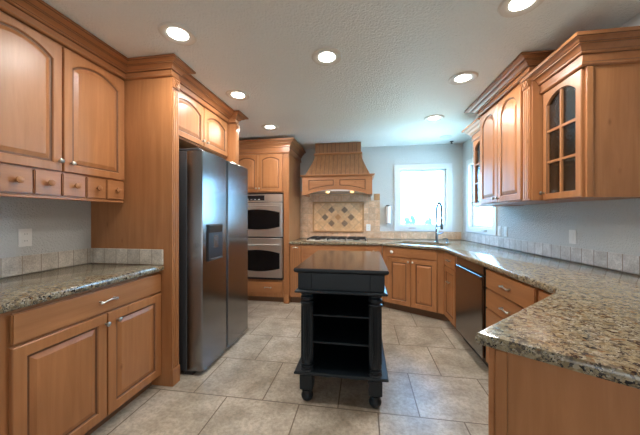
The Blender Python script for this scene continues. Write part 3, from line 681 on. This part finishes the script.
def valance():
    bm = B(); n = 24; z0, z1 = 1.640, 1.922
    low = lambda x: z0 if abs(x) > .475 else z0 + .082*(1-(x/.475)**2)
    xs = [-hw]+[-.475+.95*i/n for i in range(n+1)]+[hw]
    ring = [(x, low(x)) for x in xs]+[(hw, z1), (-hw, z1)]
    def cap(y, d):
        vs = [bm.verts.new((x, y, z)) for x, z in ring]; return vs
    F, Bk = cap(-D, 0), cap(-D+.022, 0)
    m = len(ring)
    for a in (F, Bk):
        # strip faces between low curve and top line
        top = [bm.verts.new((x, a[0].co.y, z1)) for x in xs]
        for i in range(len(xs)-1): bm.faces.new((a[i], a[i+1], top[i+1], top[i]))
        bm.verts.remove(a[m-1]); bm.verts.remove(a[m-2])
    for i in range(len(xs)-1): bm.faces.new((F[i], F[i+1], Bk[i+1], Bk[i]))
    for s in (-1, 1): box(bm, s*hw-(.022 if s > 0 else 0), s*hw+(0 if s > 0 else .022), -D+.0225, -.0135, z0, z1)
    make('valance', bm, M['woodx'], t)
    for s in (-1, 1):                               # two recessed panels with arched lower edges
        bm = B(); a, b_ = (.035, .445)
        lo = lambda x: low(x)+.048; N = 10; P = [a+(b_-a)*i/N for i in range(N+1)]
        def rg(d, y): return [(s*(x+(d if i == 0 else (-d if i == N else 0))), y, lo(x)+d) for i, x in enumerate(P)]+[(s*(b_-d), y, z1-.045-d), (s*(a+d), y, z1-.045-d)]
        loft(bm, [rg(0, -D-.001), rg(0, -D-.005), rg(.008, -D-.007), rg(.014, -D-.002), rg(.022, -D-.002), rg(.032, -D-.006)], caps=(True, True), mis=[0, 0, 1, 1, 0])
        make('valance_panel', bm, [M['woodx'], M['glaze']], t)
    bm = B(); pf = [(0, 1.912), (.010, 1.914), (.016, 1.922), (.030, 1.928), (.036, 1.934), (.036, 1.943), (0, 1.9445)]
    sweep(bm, [(-hw, -.0135), (-hw, -D), (hw, -D), (hw, -.0135)], pf)
    box(bm, -hw, hw, -D, -.0135, 1.930, 1.944); make('mantel_molding', bm, M['woodx'], t)
    o = bx('vent_insert', t, M['steelx'], -hw+.03, hw-.03, -D+.03, -.0135, 1.695, 1.73)
    for x in (-.15, .23):
        bm = B(); lathe(bm, [(0, 0), (.028, 0), (.030, -.01), (.022, -.022), (0, -.026)], (x, -D+.10, 1.6945), 16); make('hood_lamp', bm, M['hoodlamp'], o, smooth=True)
valance()
for x in (-.15, .23):
    l = bpy.data.lights.new('hood_bulb_light', 'SPOT'); l.energy = 3.2; l.color = (1, .72, .42); l.spot_size = 2.2; l.spot_blend = .6; l.shadow_soft_size = .03
    o = bpy.data.objects.new('hood_bulb_light', l); COL.objects.link(o); o.location = (HXC+x, WB-D+.10, 1.65)

# ------------------------------------------------------------ right wall cabinets (face -x)
def glass_cabinet(y0, y1, face, zb, zc, zt, label, side_near=True):
    w_ = y0-y1; t = thing('glass_cabinet', label, 'cabinet', (face+.02, y0, 0), -PI/2)
    dp0 = wrx(y0)-face-.02-.003; dp1 = wrx(y1)-face-.02-.003       # depth at far and near end
    dp = lambda x: dp0+(dp1-dp0)*x/w_
    def pan(x0, x1, z0, z1, ya=0.):
        bm = B(); loft(bm, [[(x0, ya, z0), (x1, ya, z0), (x1, dp(x1), z0), (x0, dp(x0), z0)], [(x0, ya, z1), (x1, ya, z1), (x1, dp(x1), z1), (x0, dp(x0), z1)]]); return bm
    make('side_panel', pan(0, .018, zb, zc+.03), M['wood'], t)
    make('side_panel', pan(w_-.018, w_, zb, zc+.03), M['wood'], t)
    make('bottom_panel', pan(.0181, w_-.0181, zb, zb+.018), M['wood'], t); make('top_panel', pan(.0181, w_-.0181, zc+.012, zc+.03), M['wood'], t)
    bm = B(); loft(bm, [[(.0181, dp(.018)-.012, zb+.019), (w_-.0181, dp(w_)-.012, zb+.019), (w_-.0181, dp(w_)-.001, zb+.019), (.0181, dp(.018)-.001, zb+.019)], [(.0181, dp(.018)-.012, zc+.011), (w_-.0181, dp(w_)-.012, zc+.011), (w_-.0181, dp(w_)-.001, zc+.011), (.0181, dp(.018)-.001, zc+.011)]])
    make('back_panel', bm, M['inside'], t)
    for k in (1, 2):
        z = zb+(zc-zb)*k/3
        bm = B(); loft(bm, [[(.019, .03, z-.008), (w_-.019, .03, z-.008), (w_-.019, dp1-.02, z-.008), (.019, min(dp0, dp1)-.02, z-.008)], [(.019, .03, z+.008), (w_-.019, .03, z+.008), (w_-.019, dp1-.02, z+.008), (.019, min(dp0, dp1)-.02, z+.008)]])
        make('shelf', bm, M['inside'], t)
    dw, dz0, dz1 = w_-.022, zb+.004, zc-.004
    bm = B(); a = door_mesh(bm, dw, dz1-dz0, .062, st=.047, glassy=True)
    cx = dw/2; box(bm, cx-.008, cx+.008, -.016, -.003, a[2]-.002, a[3]-.002)
    H_ = dz1-dz0
    for k in (1, 2):
        z = a[2]+(a[3]-.06-a[2])*k/3+.01*k; box(bm, a[0]-.002, a[1]+.002, -.0165, -.0035, z-.008, z+.008)
    o = make('glass_door', bm, [M['wood'], M['glaze']], t, (.011, -.001, dz0))
    bm = B(); lp = arch_loop(*a, .062, -.004, -.0028); loft(bm, [lp, [(p[0], -.0002, p[2]) for p in lp]]); make('seeded_pane', bm, M['seeded'], o)
    knob(o, .022, .052)
    crown(t, [(.0, dp0-.01), (.0, -.018), (w_+.002, -.018), (w_+.002, dp1-.002)] if side_near else [(0, dp0-.01), (0, -.018), (w_, -.018)], zc, zt, .10)
    return t
t = glass_cabinet(2.287, 1.90, 1.32, 1.42, 2.214, 2.372, 'short cabinet with an arched glass door at the near end of the right wall')
# applied side panel frame on its end face
w_ = .387
bm = B(); box(bm, w_+.0005, w_+.012, -.004, .03, 1.421, 2.213, bev=.002); make('corner_stile', bm, M['wood'], t)
glass_cabinet(3.585, 3.193, 1.32, 1.42, 2.214, 2.372, 'far glass-door cabinet beside the right-hand window', False)
MX = 1.24
t = thing('wall_cabinet', 'taller wall cabinet with two arched doors between the two glass-door cabinets', 'cabinet', (MX+.02, 3.19, 0), -PI/2)
w_ = .90; d0, d1 = wrx(3.19)-MX-.023, wrx(2.29)-MX-.023
bm = B(); loft(bm, [[(0, 0, z), (w_, 0, z), (w_, d1, z), (0, d0, z)] for z in (1.424, 2.42)]); make('carcass', bm, M['wood'], t)
door(t, .012, .392, 1.436, 2.366, .085, (.362, 1.475), st=.055); door(t, .400, .78, 1.436, 2.366, .085, (.430, 1.475), st=.055)
pilaster(t, .802, .888, 1.43, 2.382, plinth=False)
crown(t, [(0, d0-.02), (0, -.018), (w_, -.018), (w_, d1-.004)], 2.384, 2.481, .12)

# ------------------------------------------------------------ island
IX0, IX1, IY0, IY1 = -.482, .170, 1.872, 2.93
t = thing('kitchen_island', 'black kitchen island cart with turned legs and open shelves in the middle of the floor', 'island', ((IX0+IX1)/2, (IY0+IY1)/2, 0), 0)
hx, hy = (IX1-IX0)/2, (IY1-IY0)/2
def ogee(bm, hx, hy, prof):                          # stacked rectangles (inset, z)
    loft(bm, [[(-hx+d, -hy+d, z), (hx-d, -hy+d, z), (hx-d, hy-d, z), (-hx+d, hy-d, z)] for d, z in prof])
bm = B(); ogee(bm, hx, hy, [(.022, .906), (.014, .909), (.004, .916), (0, .924), (0, .934), (.004, .940)]); bm.normal_update(); bm.faces.ensure_lookup_table()
for f in bm.faces: f.material_index = 0 if all(v.co.z > .939 for v in f.verts) else 1
o = make('top', bm, [M['islandtop'], M['island']], t); o['label'] = 'dark polished wood top'
bm = B(); box(bm, -hx+.030, hx-.030, -hy+.030, hy-.030, .790, .9055)
for sx_ in (-1, 1):
    for sy_ in (-1, 1): box(bm, sx_*(hx-.075)-.049, sx_*(hx-.075)+.049, sy_*(hy-.075)-.049, sy_*(hy-.075)+.049, .7895, .9053, bev=.003)
make('apron', bm, M['island'], t)
bm = B(); ogee(bm, hx-.006, hy-.006, [(.012, .765), (.004, .768), (0, .774), (0, .780), (.008, .786), (.020, .7893)]); make('molding', bm, M['island'], t)
bm = B(); ogee(bm, hx-.002, hy-.002, [(.008, .194), (.0, .200), (0, .211), (.006, .217)]); make('base_shelf', bm, M['island'], t)
LX_, LY_ = hx-.088, hy-.052
for sx_ in (-1, 1):
    for sy_ in (-1, 1):
        bm = B(); r = .046
        pr = [(0, .2175), (r, .2175), (r*1.05, .2195), (r*1.05, .222), (r*.8, .230), (r*.82, .236), (r*1.02, .242), (r*1.02, .252), (r*.8, .258), (r*.8, .264), (r*1.0, .272), (r*.98, .285)]
        pr += [(r*.97, .292)] + [(r*.97, .30+.37*i/6) for i in range(7)] + [(r*.97, .678), (r*.98, .684), (r*1.05, .690), (r*1.05, .700), (r*.78, .708), (r*.78, .716), (r*1.02, .722), (r*1.02, .736), (r*.8, .744), (r*.86, .752), (r*1.05, .758), (r*1.05, .7645), (0, .7645)]
        lathe(bm, pr, (sx_*LX_, sy_*LY_, 0), 72, flute=(.296, .674, 18)); make('leg', bm, M['island'], t, smooth=True)
        bm = B(); c = (sx_*LX_, sy_*LY_); q = .046
        box(bm, c[0]-q, c[0]+q, c[1]-q, c[1]+q, .092, .1935, bev=.003)
        lathe(bm, [(0, .001), (.022, .001), (.033, .008), (.041, .022), (.043, .036), (.038, .050), (.029, .059), (.027, .064), (.038, .069), (.038, .078), (.030, .084), (.032, .0925), (0, .0925)], (*c, 0), 24); make('foot', bm, M['island'], t, smooth=True)
ix = LX_-.02
for z in (.416, .609): bx('shelf', t, M['island'], -ix+.012, ix-.012, -LY_-.005, LY_-.05, z-.013, z, bev=.003)
for s in (-1, 1):
    bx('side_panel', t, M['island'], s*ix-.010, s*ix+.010, -LY_+.052, LY_-.052, .2175, .7645)
bx('back_panel', t, M['island'], -ix+.0105, ix-.0105, LY_-.045, LY_-.03, .2175, .7645)

# ------------------------------------------------------------ ceiling lights
lamp0 = None
spots = [((-1.186, 1.617), 'recessed ceiling light nearest the tall end panel on the left'), ((-.265, 2.021), 'recessed ceiling light in the middle of the ceiling above the island'), ((-1.204, 2.518), 'recessed ceiling light above the refrigerator front'),
         ((-1.215, 3.482), 'recessed ceiling light in front of the oven tower crown'), ((.843, 2.508), 'recessed ceiling light in front of the tall right wall cabinet'), ((.841, 3.47), 'recessed ceiling light nearest the corner sink'), ((.867, 1.67), 'recessed ceiling light cut by the top edge of the photo')]
for i, ((x, y), lab) in enumerate(spots):
    if i == 0:
        t = thing('recessed_light', lab, 'ceiling light', (x, y, CE), 0, 'recessed ceiling lights'); lamp0 = t
        bm = B(); lathe(bm, [(.062, -.002), (.070, -.004), (.092, -.011), (.106, -.010), (.115, -.001), (.115, .0), (.062, 0)], (0, 0, 0), 40); make('trim_ring', bm, M['ring'], t, smooth=True)
        bm = B(); lathe(bm, [(0, -.0005), (.0615, -.0005), (.0615, -.003), (.05, -.006), (.03, -.008), (0, -.009)], (0, 0, 0), 32); make('lens', bm, M['lamp'], t, smooth=True)
    else:
        t = lamp0.copy(); COL.objects.link(t); t.location = (x, y, CE); t['label'] = lab
        for ch in list(lamp0.children):
            c = ch.copy(); COL.objects.link(c); c.parent = t
    l = bpy.data.lights.new('recessed_lamp_light', 'AREA'); l.shape = 'DISK'; l.size = .13; l.energy = LAMP_W; l.color = (1, .965, .91)
    o = bpy.data.objects.new('recessed_lamp_light', l); COL.objects.link(o); o.location = (x, y, CE-.013)
bm = B(); lathe(bm, [(0, 0), (.085, 0), (.085, -.004), (.078, -.008), (.03, -.009), (0, -.009)], (0, 0, 0), 32)
tag(make('ceiling_cover', bm, M['white'], None, (1.21, 4.30, CE-.0005), smooth=True), 'flat round white cover on the ceiling near the back right corner', 'ceiling cover')
bm = B(); lathe(bm, [(0, 0), (.028, 0), (.026, -.008), (.008, -.011), (.008, -.03), (.018, -.034), (.018, -.038), (0, -.04)], (0, 0, 0), 16)
tag(make('sprinkler_head', bm, M['iron'], None, (1.375, 4.585, CE-.0005), smooth=True), 'small dark sprinkler head on the ceiling by the back right corner', 'sprinkler')

# ------------------------------------------------------------ outlets, switches, paper towel roll
def plate(name, label, cat, loc, rz, kind, group=None, plate_m='plastic'):
    t = thing(name, label, cat, loc, rz, group)
    bx('cover_plate', t, M[plate_m], -.036, .036, -.0065, -.0006, -.058, .058, bev=.002)
    if kind == 'outlet':
        for z in (-.022, .022):
            o = bx('receptacle', t, M['plastic'], -.017, .017, -.009, -.0066, z-.014, z+.014, bev=.002)
            bm = B()
            for x in (-.006, .006): box(bm, x-.001, x+.001, -.0095, -.0088, z-.003, z+.006)
            make('slots', bm, M['rubber'], o)
    elif kind == 'rocker': bx('rocker', t, M['plastic'], -.017, .017, -.011, -.0066, -.033, .033, bev=.003)
    return t
plate('wall_outlet', 'white duplex outlet on the left wall above the short granite countertop', 'outlet', (WLX, 1.462, 1.166), PI/2, 'outlet')
plate('wall_outlet', 'white outlet on the tile backsplash right of the diamond tile panel', 'outlet', (.088, WB-.0125, 1.118), 0, 'outlet')
for y, lab, kd in ((3.664, 'white switch plate on the right wall nearest the window', 'rocker'), (3.530, 'white switch plate second from the window on the right wall', 'rocker')):
    plate('light_switch', lab, 'switch', (wrx(y), y, 1.125), -PI/2+WR_ANG, kd, 'switches by the right window')
plate('wall_outlet', 'white outlet plate alone on the right wall above the granite', 'outlet', (wrx(2.57), 2.57, 1.135), -PI/2+WR_ANG, 'rocker')
t = thing('paper_towel_holder', 'narrow upright paper roll with a black cap on the wall left of the window', 'paper towel holder', (.412, WB, 1.19), 0)
bm = B(); lathe(bm, [(0, .0), (.038, 0), (.038, .285), (0, .285)], (0, -.045, 0), 20); make('paper_roll', bm, M['paper'], t, smooth=True)
bm = B(); lathe(bm, [(0, .2855), (.036, .2855), (.034, .298), (.012, .305), (0, .306)], (0, -.045, 0), 16); box(bm, -.012, .012, -.045, -.0005, .290, .300); lathe(bm, [(0, -.0005), (.030, -.0005), (.030, -.008), (0, -.009)], (0, -.045, 0), 16); box(bm, -.012, .012, -.045, -.0005, -.008, -.002); make('bracket', bm, M['black'], t)

# ------------------------------------------------------------ outdoors
bm = B(); box(bm, -70, 90, 8, 160, -8.2, -8); o = make('far_ground', bm, M['grass']); o['kind'] = 'structure'
def tree(x, y, h, r, lab, seed):
    rnd = random.Random(seed); t = thing('tree', lab, 'tree', (x, y, -8), 0, 'pale treetops outside the windows')
    bm = B(); lathe(bm, [(.16, .01), (.12, h*.4), (.05, h*.9)], (0, 0, 0), 8); make('trunk', bm, M['bark'], t)
    bm = B()
    for k in range(22):
        u = k/21; a = rnd.uniform(0, 2*PI); q = rnd.uniform(.1, .45)*r*(1-u*.6); z = h*(.4+.56*u); rr = r*rnd.uniform(.42, .58)*(1-.45*u)
        res = bmesh.ops.create_icosphere(bm, subdivisions=2, radius=rr, matrix=Matrix.Translation((q*math.cos(a), q*math.sin(a), z)))
        for v in res['verts']: v.co += Vector((rnd.uniform(-1, 1), rnd.uniform(-1, 1), rnd.uniform(-1, 1)))*rr*.16
    make('foliage', bm, M['leaf'], t)
for i in range(9):
    tree(2.6+1.5*i*.62, 29+(i % 2)*2.6, 9.15+.13*((i*5) % 4)+(i % 2)*.1, .85, 'pale green treetop outside the back window', 40+i)
for i in range(4):
    tree(14+i*2.6, 30+i*1.5, 9.5, 1.3, 'pale green treetop outside the right window', 80+i)
